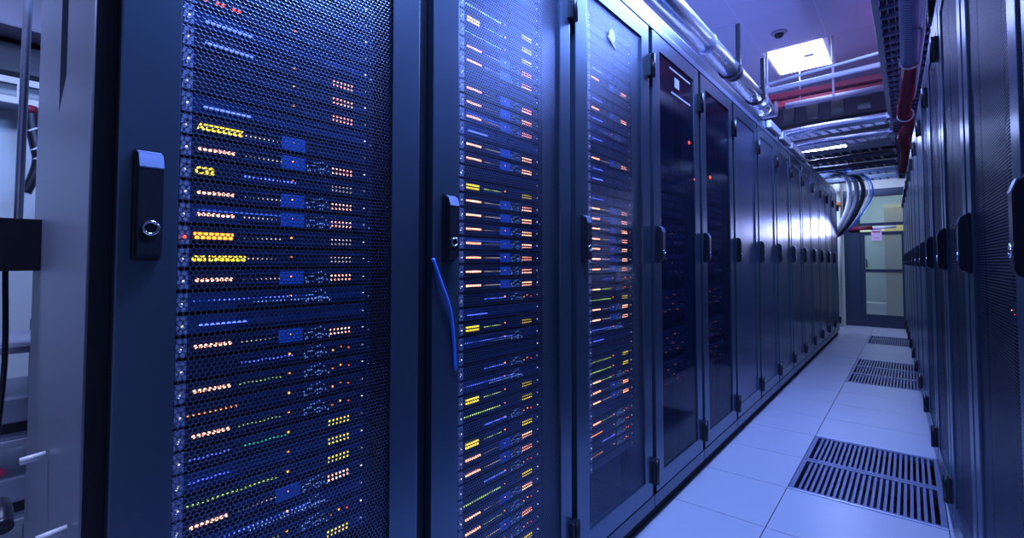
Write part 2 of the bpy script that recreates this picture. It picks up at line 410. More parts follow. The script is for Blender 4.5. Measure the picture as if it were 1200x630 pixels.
def cabinet(label, loc, rotz, W, kind, d0=.018, d1=None, m0=.092, m1=None, group=None, open_void=True, first=False, handle_y=.062):
    """local +x faces the aisle, y runs along the row"""
    if d1 is None: d1 = W - .018
    if m1 is None: m1 = W - .086
    t = thing('server_cabinet', label, 'server cabinet', loc, rotz, group)
    key = (round(W, 3), kind, d0, d1, m0, m1, first)
    if key in CAB_MESH:
        for nm, me, lo, ch in CAB_MESH[key]:
            o = put(nm, me, t, lo)
            for nm2, me2, lo2 in ch: put(nm2, me2, o, lo2)
        return t
    rec = []
    def part(nm, mb, lo=(0, 0, 0), ch=()):
        me = mb.mesh(nm); o = put(nm, me, t, lo)
        for nm2, me2, lo2 in ch: put(nm2, me2, o, lo2)
        rec.append((nm, me, lo, list(ch)))
    D = DEPTH
    b = MB()
    for a, c in ((.001, .016), (W - .016, W - .001)):
        if first and a < .01:
            # side sheet with an elongated grip slot in it (slot: local x -.335..-.27)
            s0, s1, zb, zt = -.330, -.262, 1.335, 1.93
            b.box(-D, s0, a, c, .057, H, 'cabinet_side'); b.box(s1, -.024, a, c, .057, H, 'cabinet_side')
            b.box(s0, s1, a, c, .057, zb - .04, 'cabinet_side'); b.box(s0, s1, a, c, zt, H, 'cabinet_side')
            b.prism([(s0, zb - .04), (s1, zb - .04), (s1, zb + .012), (s0, zb - .04 + .001)], 'y', a, c, 'cabinet_side')
            continue
        b.box(-D, -.024, a, c, .057, H, 'cabinet_side')
    part('side_panel', b)
    if first:
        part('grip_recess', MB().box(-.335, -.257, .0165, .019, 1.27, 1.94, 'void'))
        part('corner_bead', MB().tube([(-.030, .004, .06), (-.030, .004, H - .004)], .006, 'cabinet_side', 8))
    part('top_panel', MB().box(-D, -.02, .0, W, H - .012, H, 'cabinet'))
    part('bottom_panel', MB().box(-D, -.03, .016, W - .016, .057, .10, 'void'))
    part('back_panel', MB().box(-D, -D + .01, .016, W - .016, .10, H - .012, 'void'))
    f = MB()
    f.box(-.030, -.0225, .0, .034, .057, H, 'black'); f.box(-.030, -.0225, W - .034, W, .057, H, 'black')
    f.box(-.030, -.0225, .034, W - .034, 2.0, H, 'black')
    part('front_frame', f)
    part('plinth', MB().box(-.040, -.001, .003, W - .003, .057, .104, 'cabinet', .002).box(-D, -.040, .003, W - .003, .0, .057, 'void').box(-.040, -.026, 0, W, .0, .057, 'void'))
    part('cornice', MB().box(-.022, -.001, .002, W - .002, 2.018, H, 'trim', .002))
    ri = MB()
    rx = -.062
    for yy_, sg in ((m0 + .012, 1), (m1 - .03, 1)):
        ri.box(rx - .03, rx, yy_, yy_ + .022, .11, 1.98, 'void')
    part('mounting_rail', ri)
    # door
    zb, zt = .111, 2.010; mzb, mzt = .178, 1.944
    d = MB()
    T = -.0205
    d.box(T, 0, d0, m0, zb, zt, 'door', .0025); d.box(T, 0, m1, d1, zb, zt, 'door', .0025)
    d.box(T, -.0004, m0 - .001, m1 + .001, zb, mzb, 'door'); d.box(T, -.0004, m0 - .001, m1 + .001, mzt, zt, 'door')
    ch = []
    pn = MB()
    if kind in ('mesh', 'fine'):
        pn.quad([(-.006, m0, mzb), (-.006, m1, mzb), (-.006, m1, mzt), (-.006, m0, mzt)], 'mesh' if kind == 'mesh' else 'mesh_fine')
        ch.append(('perforated_panel', pn.mesh('perforated_panel'), (0, 0, 0)))
    else:
        pn.box(-.010, -.005, m0, m1, mzb, mzt, 'glass' if kind == 'glass' else 'glass_dark')
        ch.append(('glass_panel', pn.mesh('glass_panel'), (0, 0, 0)))
    hz = 1.038 if rotz == 0 else 1.008
    ch.append(('handle', HM, (0, handle_y, hz))); ch.append(('handle_cap', HC, (0, handle_y, hz))); ch.append(('lock', HK, (0, handle_y, hz + .044)))
    for z in (.16, 1.80): ch.append(('hinge', HG, (-.004, d1 + .006, z)))
    part('door', d, ch=ch)
    CAB_MESH[key] = rec
    return t

LEFT0 = 0.668; W6 = 0.600
lab = {1: 'nearest dark server cabinet with grey side panel, orange and yellow lights behind a perforated door',
       2: 'second server cabinet from the left, tall perforated door with a blue cable beside its handle',
       3: 'third server cabinet from the left, perforated door with a pale oval mark near its top',
       4: 'fourth server cabinet from the left, smoked glass door with drive arrays and a red light',
       5: 'fifth server cabinet from the left, glossy glass door with sparse orange lights'}
cabinet(lab[1], (X_DOOR, .128, 0), 0, .539, 'mesh', .022, .530, .092, .460, 'server cabinets of the left row', first=True, handle_y=.054)
for k in range(13):
    n = k + 2
    kind = 'mesh' if n == 2 else 'fine' if n == 3 else 'glass' if n in (4, 5) else 'dark'
    L = lab.get(n, '%s server cabinet from the left in the left row, plain glossy dark door' % ordinal(n).replace('first', 'first'))
    if n == 14: L = 'last server cabinet of the left row, beside the far end of the aisle'
    kw = dict(d0=.028, m0=.108, m1=.530, d1=.587, handle_y=.072) if n == 2 else {}
    cabinet(L, (X_DOOR, LEFT0 + k * W6, 0), 0, W6, kind, group='server cabinets of the left row', **kw)

# right row: slightly skewed to the left one
RA = math.atan(0.024)
RP = 0.68
def right_pt(s): return (0.158 - math.sin(RA) * s, math.cos(RA) * s)
rl = ['near the right edge of the photo, perforated door cut by the frame', 'with wide perforated door and faint red lights', 'second beyond the one with faint red lights']
for k in range(13):
    s1 = 1.03 + RP * k
    x, y = right_pt(s1)
    if k == 0: L = 'right row server cabinet cut off by the right edge, black handle'
    elif k == 1: L = 'right row cabinet with wide perforated door and small red and white lights'
    elif k == 12: L = 'last cabinet of the right row beside the glass door'
    else: L = 'dark right row cabinet, %s beyond the one with red and white lights' % ordinal(k - 1)
    cabinet(L, (x, y, 0), PI + RA, RP, 'fine' if k < 5 else 'dark', group='server cabinets of the right row')

# ============================================================ SERVERS
SW = .335; SH = .030
def led_dots(ys, z, m, r=.0012, x=.0012):
    b = MB()
    for y in ys: b.dome((x, y, z), r, m, seg=6)
    return b
LED8 = MB().dome((.0015, 0, 0), .0028, 'l_pink', seg=8).mesh('status_light')
LEDO = MB().dome((.0015, 0, 0), .0024, 'l_orange', seg=8).mesh('status_light')
LEDR = MB().dome((.0015, 0, 0), .0028, 'l_red', seg=8).mesh('status_light')
LEDW = MB().dome((.0015, 0, 0), .0016, 'l_white', seg=6).mesh('power_light')
LEDA = MB().dome((.0015, 0, 0), .0019, 'l_orange', seg=8).mesh('activity_light')
def body_mesh(): return MB().box(-.42, -.004, .018, SW - .018, .001, SH - .001, 'bezel').mesh('chassis')
BODY = body_mesh()
def face(m, slots=True):
    b = MB(); b.box(-.004, 0, .015, SW - .015, .0015, SH - .0015, m)
    for q in range(2): b.box(0, .001, .085, SW - .02, .006 + q * .016, .009 + q * .016, 'bezel_blue' if m == 'bezel' else 'bezel')
    return b.mesh('faceplate')
FACE_D = face('bezel'); FACE_B = face('bezel_blue')
ear = MB(); ear.box(-.004, .002, 0, .014, .001, SH - .001, 'ear'); ear.dome((.002, .005, .008), .0022, 'chrome', seg=6); ear.dome((.002, .009, .021), .0022, 'black', seg=6)
EAR = ear.mesh('mounting_ear')
EARD = MB().box(-.004, .001, 0, .014, .001, SH - .001, 'bezel').dome((.001, .007, .008), .002, 'chrome', seg=6).mesh('mounting_ear')
def cluster(m, n=6, rows_=2, r=.0019):
    b = MB()
    for a in range(n):
        for c in range(rows_): b.dome((.0013, .247 + a * .0076, .009 + c * .0075), r, m, seg=6)
    return b.mesh('port_lights')
CL = {k: cluster(k) for k in ('l_pink', 'l_yellow', 'l_cream')}
CL['sparse'] = MB().dome((.0013, .252, .012), .0018, 'l_orange', seg=6).dome((.0013, .268, .016), .0018, 'l_orange', seg=6).dome((.0013, .285, .013), .0018, 'l_red', seg=6).mesh('port_lights')
def dots(a, b_, n, m, z=.014, r=.0013): return led_dots([a + (b_ - a) * q / (n - 1) for q in range(n)], z, m, r).mesh('port_light_row')
DT = {'cream': dots(.092, .150, 9, 'l_cream'), 'blue': dots(.092, .175, 14, 'l_blue', r=.0017), 'blueL': dots(.022, .075, 10, 'l_blue', r=.0017),
      'greenlong': dots(.020, .150, 20, 'l_green', r=.0019), 'green': dots(.10, .165, 11, 'l_teal', r=.0017), 'yellow': dots(.09, .155, 11, 'l_green', r=.0015),
      'orange': dots(.018, .085, 10, 'l_orange', r=.0017), 'bluelong': dots(.022, .20, 26, 'l_blue', .016, .0014), 'blueR': dots(.11, .24, 22, 'l_cyan', .01, .0013)}
spk = MB()
for q in range(26): spk.dome((.0013, .195 + random.random() * .05, .004 + random.random() * .022), .0011, 'l_cyan', seg=5)
SPK = spk.mesh('port_speckle')
PLATE = MB().box(0, .0022, .150, .192, .004, SH - .004, 'label_blue').mesh('name_plate')
BAR = MB()
for q in range(11): BAR.box(0.001, .003, .020 + q * .0051, .0242 + q * .0051, .010, .020, 'l_orange')
BAR = BAR.mesh('bar_display')
STRIP = MB().box(0, .002, .025, .19, .020, .0225, 'strip').mesh('light_strip')
GLOWSTRIP = MB().box(0, .002, .03, .10, .012, .0145, 'l_blue').mesh('light_strip')
TXT = {'C32': text_mesh('C32', .0155, 'l_yellow', .0006), 'AZ': text_mesh('AZZZZZZZ', .0125, 'l_yellow', .0006), 'G': text_mesh('G05 DMSSS2233', .0112, 'l_yellow', .0005)}
RNG = random.Random(3)
def server_proto(typ):
    o = thing('rack_server', '', 'rack server', (0, 0, 0))
    put('chassis', BODY, o)
    put('faceplate', FACE_B if typ in ('blue', 'strip', 'pinkblue', 'bluespots') else FACE_D, o)
    put('mounting_ear', EAR, o); put('mounting_ear', EARD, o, (0, SW - .014, 0))
    def eight(me):
        for q in range(8): put('status_light', me, o, (.0, .026 + q * .0068, .0145))
    if typ in ('pink', 'pinkblue'):
        eight(LED8); put('port_light_row', DT['cream'], o); put('port_lights', CL['l_pink'], o); put('port_speckle', SPK, o); put('name_plate', PLATE, o)
        if typ == 'pinkblue': put('light_strip', STRIP, o)
    if typ == 'pinkgreen': eight(LED8); put('port_light_row', DT['yellow'], o); put('port_lights', CL['sparse'], o); put('port_speckle', SPK, o)
    if typ == 'red':
        for q in (0, 2, 3, 5, 6): put('status_light', LEDR, o, (0, .03 + q * .008, .014))
    if typ == 'bar': put('bar_display', BAR, o); put('port_light_row', DT['cream'], o); put('port_lights', CL['l_cream'], o)
    if typ == 'AZ': put('display_text', TXT['AZ'], o, (.0015, .022, .011)); put('port_light_row', DT['cream'], o); put('name_plate', PLATE, o)
    if typ == 'C32': put('display_text', TXT['C32'], o, (.0015, .020, .009)); put('port_light_row', DT['blue'], o); put('port_lights', CL['l_cream'], o)
    if typ == 'G': put('display_text', TXT['G'], o, (.0015, .018, .010)); put('port_light_row', DT['cream'], o); put('port_lights', CL['l_cream'], o)
    if typ == 'blue': put('port_light_row', DT['bluelong'], o); put('port_light_row', DT['blueR'], o); put('port_speckle', SPK, o)
    if typ == 'bluehalf': put('port_light_row', DT['blue'], o); put('port_speckle', SPK, o); put('port_lights', CL['sparse'], o)
    if typ in ('strip', 'stripc'): put('light_strip', GLOWSTRIP, o)
    if typ == 'clus': put('port_lights', CL['l_pink'], o)
    if typ == 'stripc': put('port_lights', CL['l_pink'], o)
    if typ == 'orange': put('port_light_row', DT['orange'], o); put('port_speckle', SPK, o); put('port_lights', CL['sparse'], o)
    if typ == 'greenblue': put('port_light_row', DT['green'], o); put('port_light_row', DT['blueL'], o); put('port_lights', CL['l_yellow'], o)
    if typ == 'bluespots': put('port_light_row', DT['blueL'], o); put('port_lights', CL['l_yellow'], o)
    if typ == 'green': put('port_light_row', DT['greenlong'], o); put('port_lights', CL['l_yellow'], o)
    if typ == 'yellowblock':
        b = MB()
        for a in range(7):
            for c in range(2): b.box(.001, .0025, .024 + a * .0066, .0285 + a * .0066, .008 + c * .008, .0125 + c * .008, 'l_yellow' if typ != 'x' else 'l_green')
        o2 = b.build('bar_display', o); put('port_light_row', DT['yellow'], o); put('port_lights', CL['l_yellow'], o)
    if typ == 'plain': pass
    put('power_light', LEDW, o, (0, SW - .02, .015))
    if typ not in ('plain', 'strip'): put('activity_light', LEDA, o, (0, .170, .017))
    if typ == 'bar': put('status_light', LEDR, o, (.002, .007, .013))
    else: put('power_light', LEDW, o, (.0022, .007, .014))
    return o
DESC = {'pink': 'a short row of orange-red lights', 'pinkblue': 'orange-red lights over a blue strip', 'pinkgreen': 'orange-red lights then yellow-green dots',
        'red': 'scattered bright red lights', 'bar': 'a bright orange bar display', 'AZ': 'a yellow display and blue name plate', 'C32': 'yellow C32 on its display',
        'G': 'a long line of yellow characters', 'blue': 'long rows of small blue dots', 'bluehalf': 'blue dots right of centre', 'strip': 'one blue light streak', 'stripc': 'a blue streak and an orange cluster', 'clus': 'only an orange cluster at right',
        'orange': 'a long row of tiny orange dots', 'greenblue': 'green and blue dots', 'bluespots': 'blue dots at the left end', 'green': 'a long row of yellow-green dots',
        'yellowblock': 'a yellow block display', 'plain': 'a dark blank front'}
PROTO = {}
def place_server(typ, loc, label, group, rot=0):
    if typ not in PROTO:
        o = server_proto(typ); PROTO[typ] = o
    else:
        o = copy_tree(PROTO[typ])
    o.location = loc; o.rotation_euler = (0, 0, rot); o['label'] = label; o['group'] = group
    return o
def rack_fill(seq, x, y, ztop, pitch, where, group):
    for i, typ in enumerate(seq):
        z = ztop - i * pitch - SH / 2
        place_server(typ, (x, y, z), 'rack server with %s, %s from top, %s' % (DESC[typ], ordinal(i + 1), where), group)
XS = -.8395
seq1 = ['plain', 'plain', 'plain', 'red', 'strip', 'stripc', 'clus', 'clus', 'strip',
        'AZ', 'pink', 'C32', 'pink', 'pinkblue', 'bar', 'G', 'pink', 'blue', 'strip', 'pink', 'bluehalf', 'pinkgreen', 'orange', 'pinkgreen', 'greenblue', 'bluespots', 'green', 'pink', 'blue', 'pinkgreen', 'bluespots']
rack_fill(seq1, XS, .229, 1.246 + 9 * .0338, .0338, 'first left cabinet', 'servers in the nearest cabinet')
seq2 = ['plain', 'strip', 'plain', 'plain', 'green', 'yellowblock', 'green', 'pink', 'pink', 'plain', 'pink', 'pink', 'pinkblue', 'strip', 'pink', 'pink', 'plain', 'yellowblock', 'pink', 'pink', 'pink', 'pinkblue', 'pink', 'pink', 'pink',
        'bluehalf', 'strip', 'yellowblock', 'blue', 'plain', 'bluehalf', 'blue', 'yellowblock', 'green', 'bluehalf', 'yellowblock', 'pink', 'pink', 'bluehalf', 'green', 'pink', 'pinkgreen', 'pink', 'orange', 'green', 'plain']
rack_fill(seq2, XS, .667 + .141, 1.226 + 17 * .0353, .0353, 'second left cabinet', 'servers in the second cabinet')
seq3 = ['plain', 'plain', 'plain', 'plain', 'plain', 'strip', 'pink', 'plain', 'strip', 'pink', 'strip', 'blue', 'strip', 'plain', 'pink', 'strip', 'strip', 'plain', 'strip', 'pink', 'pinkblue', 'pink', 'pink', 'pink', 'pink', 'pink', 'bluehalf', 'pinkgreen', 'green',
        'pink', 'pink', 'blue', 'strip', 'plain', 'green', 'green', 'pinkgreen', 'pink', 'pink', 'plain', 'pinkgreen', 'orange', 'bluehalf', 'orange', 'plain']
rack_fill(seq3, XS, 1.268 + .148, 1.72 + 5 * .0353, .0353, 'third left cabinet', 'servers in the third cabinet')

# drive arrays behind the smoked glass of cabinets four and five
def array_proto(lights):
    o = thing('drive_array', '', 'drive array')
    MB().box(-.42, -.002, 0, .38, .002, .118, 'bezel').build('chassis', o)
    for c in range(10):
        b = MB()
        for r_ in range(3):
            b.box(0, .008, .014 + c * .0355, .046 + c * .0355, .008 + r_ * .036, .040 + r_ * .036, 'rail', .001)
            b.box(.008, .010, .018 + c * .0355, .042 + c * .0355, .012 + r_ * .036, .016 + r_ * .036, 'void')
        b.build('drive_bay', o)
    for (y, z, me) in lights: put('status_light', me, o, (.010, y, z))
    return o
a1 = array_proto([(.30, .03, LEDW), (.19, .07, LEDA), (.12, .09, LEDW), (.23, .03, LEDW)])
a2 = array_proto([(.10, .02, LEDA), (.15, .025, LEDW), (.19, .05, LEDO), (.24, .02, LEDO), (.30, .04, LEDW), (.12, .08, LEDO), (.21, .09, LEDO)])
arr = [(a1, 1.36), (a1, 1.235), (a1, 1.10), (a1, .965), (a2, .80), (a2, .62), (a2, .48)]
nm_ = ['top', 'second', 'third', 'fourth', 'fifth', 'sixth', 'lowest']
used = set()
for cab in (4, 5):
    for i, (pr, z) in enumerate(arr):
        o = pr if id(pr) not in used else copy_tree(pr); used.add(id(pr))
        o.location = (XS - .01, LEFT0 + (cab - 2) * W6 + .105, z)
        o['label'] = '%s drive array with small lights behind the %s door of the left row' % (nm_[i], 'smoked fourth' if cab == 4 else 'glossy fifth')
        o['group'] = 'drive arrays in the %s cabinet' % ORD[cab]
# indicator lamps near the top of doors four and five
def indicator(x, y, z, r, label, m='l_red'):
    t = thing('indicator_lamp', label, 'indicator lamp', (x, y, z))
    MB().tube([(0, 0, 0), (.004, 0, 0)], r * 1.35, 'black', 12).build('bezel', t)
    MB().dome((.004, 0, 0), r, m, seg=12).build('lens', t)
indicator(X_DOOR - .005, 2.31, 1.615, .007, 'round red lamp high on the smoked glass fourth door')
indicator(X_DOOR - .005, 2.62, 1.49, .008, 'round red lamp at the top left of the fifth door')
indicator(X_DOOR - .005, 2.375, 1.445, .004, 'tiny pale red lamp at the right edge of the smoked fourth door')
# pale oval and tail line on the third door
bd = thing('door_oval', 'pale oval mark with a tail line near the top of the third perforated door', 'badge', (X_DOOR - .005, 1.54, 1.855))
ov = MB(); ring = [(.020 * math.cos(a) , .024 * math.sin(a)) for a in [2 * PI * q / 24 for q in range(24)]]
ov.prism(ring, 'x', 0, .003, 'white'); ov.build('oval_disc', bd)
MB().prism([(-.032, -.012), (-.024, -.004), (.030, -.036), (.034, -.042)], 'x', 0, .002, 'white').build('tail_line', bd)
# white square and two pale lines on the smoked door
lb = thing('door_marks', 'white square sticker between two pale lines on the smoked fourth door', 'label', (X_DOOR - .0045, 2.12, 1.86))
MB().box(0, .0015, .02, .075, -.02, .025, 'white').build('marking', lb)
MB().box(0, .0015, -.04, .22, .050, .057, 'white').build('upper_line', lb)
MB().box(0, .0015, -.02, .22, -.058, -.050, 'white').build('lower_line', lb)
# faint lights in the right row: small switch behind second door
s1 = 1.03 + RP
x, y = right_pt(s1 - .33)
sw = thing('network_switch', 'network switch with tiny red and white lights behind a right row door', 'network switch', (x + .045, y + .17, .0), PI + RA)
MB().box(-.3, 0, 0, .34, .90, .95, 'bezel', .002).build('chassis', sw)
for q in range(12): MB().dome((.001, .03 + random.random() * .28, .905 + random.random() * .04), .0014, ['l_red', 'l_red', 'l_white'][q % 3], seg=6).build('status_light', sw)

# blue patch cable squeezed out beside the second door handle
cb = MB().tube(bez([(X_DOOR + .004, .694, 1.045), (X_DOOR + .010, .716, .985), (X_DOOR + .008, .742, .93), (X_DOOR + .004, .757, .86), (X_DOOR + .002, .764, .79)], 8), .0042, 'cableblue', 8).build('patch_cable')
tag(cb, 'thin blue cable hanging below the handle of the second cabinet', 'cable')

# ============================================================ OVERHEAD
pc = thing('coolant_pipe', 'thick silver pipe running above the left row of cabinets', 'pipe', (-.95, 0, 2.41))
MB().tube([(0, 0.0, 0), (0, 4.45, 0)], .062, 'silver', 24).build('pipe_run', pc)
MB().tube(bez([(0, 4.45, 0), (0, 4.60, .0), (-.04, 4.70, .0), (-.16, 4.74, .0), (-.40, 4.74, 0)], 6), .062, 'silver', 20).build('elbow', pc)
for y in (2.2, 3.02, 3.62, 4.3, 4.45):
    MB().tube([(0, y, 0), (0, y + .035, 0)], .067, 'steel' if y != 3.62 else 'black', 24).build('coupling', pc)
for i, y in enumerate((3.55, 4.28)):
    hgx = thing('pipe_hanger', ['black hanger strap nearer on the silver pipe', 'black hanger strap farther along the silver pipe'][i], 'pipe hanger', (-.95, y, 2.41), 0, 'hangers of the silver pipe')
    pts = [(.07 * math.cos(a), 0, .07 * math.sin(a)) for a in [PI * 2 * q / 24 for q in range(25)]]
    MB().tube(pts, .009, 'black', 6, cap=False).build('strap', hgx)
    MB().box(.045, .075, -.012, .012, .0, .30, 'black', .003).build('rod', hgx)
MBt = MB().box(-.93, -.825, .05, 8.45, H + .002, H + .075, 'cabinet', .004).build('cable_duct')
tag(MBt, 'long dark metal duct lying on top of the left cabinets', 'cable duct')
for i, (a, b_) in enumerate(((4.05, 4.42), (4.50, 4.85), (4.93, 5.6))):
    o = MB().box(-.822, -.79, a, b_, H + .03, H + .085, 'white', .006).build('reflection_bar')  # white bars in place of bright reflections along the tray edge
    tag(o, 'white bar standing in for reflected light above the left row, %s of three' % ['nearest', 'middle', 'farthest'][i], 'trunking', 'white reflection bars')
# ceiling light
cl = thing('ceiling_light', 'bright square ceiling light panel near the smoke detector', 'ceiling light', (-.765, 5.27, CEIL - .005))
MB().box(-.255, .255, -.37, .37, .004, .03, 'white').build('frame', cl)
MB().box(-.225, .215, -.36, .30, -.002, .004, 'panel').build('diffuser', cl)
MB().box(.04, .12, -.10, -.05, -.010, -.002, 'grey', .002).build('sensor', cl)
MB().box(-.10, -.08, .07, .09, -.006, -.002, 'grey').build('catch', cl)
cl2 = thing('ceiling_light', 'small far ceiling light seen through the dark tray grid', 'ceiling light', (-1.12, 8.35, 2.70))
MB().box(-.30, .30, -.55, .55, .0, .018, 'white').build('frame', cl2); MB().box(-.28, .28, -.52, .52, -.006, 0, 'panel').build('diffuser', cl2)
# grid under it
gr = MB()
for q in range(4): gr.box(-1.20 + q * .18, -1.18 + q * .18, 7.7, 8.95, 2.45, 2.48, 'black')
for q in range(6): gr.box(-1.22, -.62, 7.7 + q * .24, 7.725 + q * .24, 2.45, 2.48, 'black')
tag(gr.build('tray_grid'), 'dark wire grid below the small far ceiling light', 'cable tray')
sd = thing('smoke_detector', 'small dark smoke detector dome on the ceiling', 'smoke detector', (-.813, 4.54, CEIL))
MB().tube([(0, 0, 0), (0, 0, -.012), (0, 0, -.018)], .06, 'grey', 20, rfun=lambda k: (.062, .062, .052)[k]).build('base', sd)
MB().tube([(0, 0, -.018), (0, 0, -.03), (0, 0, -.045), (0, 0, -.052)], .03, 'black', 16, rfun=lambda k: (.038, .036, .026, .01)[k]).build('sensor_dome', sd)

def pipe(pts, r, m, name, label, cat='pipe', seg=12, group=None):
    o = MB().tube(pts, r, m, seg).build(name); return tag(o, label, cat, group)
pipe([(-1.12, 4.74, 2.63), (0.3, 4.44, 2.63)], .012, 'white', 'conduit', 'thin white conduit crossing just below the ceiling light')
pipe([(-1.10, 4.90, 2.63), (0.3, 4.77, 2.63)], .022, 'white', 'conduit', 'thicker white pipe crossing just under the thin white conduit')
rb = MB().box(-1.10, 0.35, 5.15, 5.21, 2.62, 2.67, 'red', .004).build('steel_beam'); tag(rb, 'red painted beam crossing the aisle below the white pipes', 'beam')
gp = thing('grey_duct_pipe', 'grey pipe crossing the aisle just beyond the red beam', 'pipe', (0, 0, 0))
MB().tube([(-.93, 5.45, 2.62), (.3, 5.42, 2.62)], .030, 'grey', 14).build('pipe_run', gp)
for xx in (-.80, .10): MB().tube([(xx, 5.44, 2.64), (xx, 5.44, CEIL)], .006, 'steel', 6).build('hanger_rod', gp)
pipe([(-1.9, 5.3, 2.56), (-.98, 5.25, 2.56), ], .085, 'steel', 'duct_stub', 'large grey duct stub meeting the end of the silver pipe')
bk = MB()
for q in range(4): bk.box(-.98 + q * .21, -.88 + q * .21, 5.60, 5.66, 2.50, 2.66, 'black')
bk.box(-1.1, .3, 5.58, 5.68, 2.66, 2.72, 'red')
tag(bk.build('bracket_beam'), 'dark red beam with black brackets hanging under it', 'beam')
for i, (xx, za, zb) in enumerate(((-.47, 2.36, 2.99), (-.98, 2.45, 2.99))):
    o = MB().tube([(xx, 4.88, za + .1), (xx, 4.88, zb)], .009, 'white', 8).box(xx - .02, xx + .02, 4.86, 4.90, 2.645, 2.66, 'white').build('support_rod')
    tag(o, ['white rod holding the thick white pipe, right of the ceiling light', 'white rod holding the thick white pipe, at its left end'][i], 'support rod', 'white support rods')

# cross trays with flexible ducts
def tray(y, z, x0, x1, skew, i, flex, label):
    mt = 'steel' if i < 2 else 'frame'  # trays beyond the second coloured darker to imitate the shade there
    t = thing('cable_tray', label, 'cable tray', (x0, y, z), -skew, 'cable trays crossing the aisle')
    Lx = (x1 - x0) / math.cos(skew)
    MB().box(0, Lx, 0, .012, 0, .05, mt, .002).build('side_rail', t)
    MB().box(0, Lx, .20, .212, 0, .05, mt, .002).build('side_rail', t)
    r = MB()
    for q in range(int(Lx / .09)): r.box(.03 + q * .09, .05 + q * .09, .01, .20, .0, .012, mt)
    r.build('rungs', t)
def flexduct(y, z, x0, x1, skew, r, m, label):
    n = int((x1 - x0) / .007)
    pts = [(x0 + (x1 - x0) * k / n, y - skew * (x1 - x0) * k / n, z + .012 * math.sin(k * .03)) for k in range(n + 1)]
    o = MB().tube(pts, r, m, 14, rfun=lambda k: r if k % 2 else r * .90).build('flexible_duct'); tag(o, label, 'flexible duct')
ty = [5.40, 6.02, 6.62, 7.20, 7.80, 8.40, 9.0]
for i, y in enumerate(ty):
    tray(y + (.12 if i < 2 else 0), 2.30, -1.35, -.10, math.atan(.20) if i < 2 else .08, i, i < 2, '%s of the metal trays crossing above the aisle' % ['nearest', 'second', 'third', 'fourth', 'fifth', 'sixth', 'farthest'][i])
flexduct(5.50, 2.33, -1.15, -.12, .2, .042, 'silver', 'shiny ribbed duct strapped along the nearest crossing tray')
flexduct(6.12, 2.33, -1.15, -.12, .2, .036, 'silver', 'shiny ribbed duct strapped along the second crossing tray')
pipe([(-1.3, 7.35, 2.36), (.0, 7.2, 2.36)], .025, 'copper', 'copper_pipe', 'copper coloured pipe on the fourth crossing tray')
pipe([(-1.3, 6.72, 2.35), (.0, 6.65, 2.35)], .028, 'grey', 'grey_pipe', 'grey pipe resting on the third crossing tray')
for i, (y, m, c) in enumerate(((7.95, 'cableblue', 'blue'), (8.55, 'black', 'black'), (9.12, 'frame', 'dark'))):
    pipe(bez([(-1.2, y, 2.335), (-.8, y - .03, 2.34), (-.4, y + .02, 2.335), (-.05, y, 2.33)], 6), .022, m, 'cable_bundle', '%s cable bundle across the %s crossing tray' % (c, ['fifth', 'sixth', 'farthest'][i]), 'cable bundle')

# long ladder along the aisle, right above the camera
ld = thing('cable_ladder', 'long cable ladder running along the aisle above the right row', 'cable ladder', (-.11, -.5, 2.33))
MB().box(-.010, .018, 0, 9.9, 0, .085, 'steel', .003).build('side_rail', ld); MB().box(.235, .255, 0, 9.9, 0, .085, 'steel', .003).build('side_rail', ld)
r = MB()
for q in range(80): r.box(.018, .235, .05 + q * .125, .075 + q * .125, 0, .02, 'grille')
r.build('rungs', ld)
lc = thing('cable_bed', 'bed of dark cables lying in the long cable ladder', 'cables', (-.11, -.5, 2.362))
for q in range(7): MB().tube([(.035 + q * .030, 0, 0), (.035 + q * .030, 9.85, 0)], .0145, ['black', 'frame', 'black', 'cableblue', 'black', 'frame', 'black'][q], 8).build('cable', lc)
def hose(pts, r, m, name, label, step=.014):
    P_ = bez(pts, 130)
    o = MB().tube(P_, r, m, 14, rfun=lambda k: (r, r, r * .86, r * .86)[k % 4], groove='grille' if m == 'hose' else 'red').build(name); tag(o, label, 'hose')  # grooves coloured darker to imitate shade between the ribs
hose([(.03, .5, 2.27), (.035, 1.8, 2.27), (.03, 2.8, 2.27), (.028, 3.72, 2.26)], .045, 'hose', 'corrugated_hose', 'grey corrugated hose above the right row, nearer end of the red hose')
hose([(.028, 3.72, 2.26), (.015, 4.2, 2.21), (-.01, 4.7, 2.18), (.03, 5.1, 2.17), (-.02, 5.6, 2.2), (-.005, 6.3, 2.15), (-.04, 7.0, 2.1)], .042, 'redhose', 'red_hose', 'dark red hose sagging beneath the cable ladder')
for i, (x, y, z) in enumerate(((.03, 3.74, 2.26), (.0, 4.75, 2.175))):
    pts = [(x + .049 * math.cos(a), y, z + .049 * math.sin(a)) for a in [2 * PI * q / 16 for q in range(17)]]
    tag(MB().tube(pts, .006, 'white', 6, cap=False).build('hose_clamp'), 'pale clamp round the red hose, %s one' % ['nearer', 'farther'][i], 'clamp')
pipe(bez([(.085, 2.4, 2.26), (.078, 3.0, 2.2), (.085, 3.4, 2.28), (.06, 4.0, 2.2), (.05, 4.6, 2.26)], 8), .008, 'white', 'thin_cable', 'thin white cable between the ladder and the right row tops', 'cable')
tag(MB().box(.082, .13, 2.62, 2.70, 2.06, 2.16, 'black', .004).build('junction_box'), 'small black junction box on top of the right row', 'junction box')

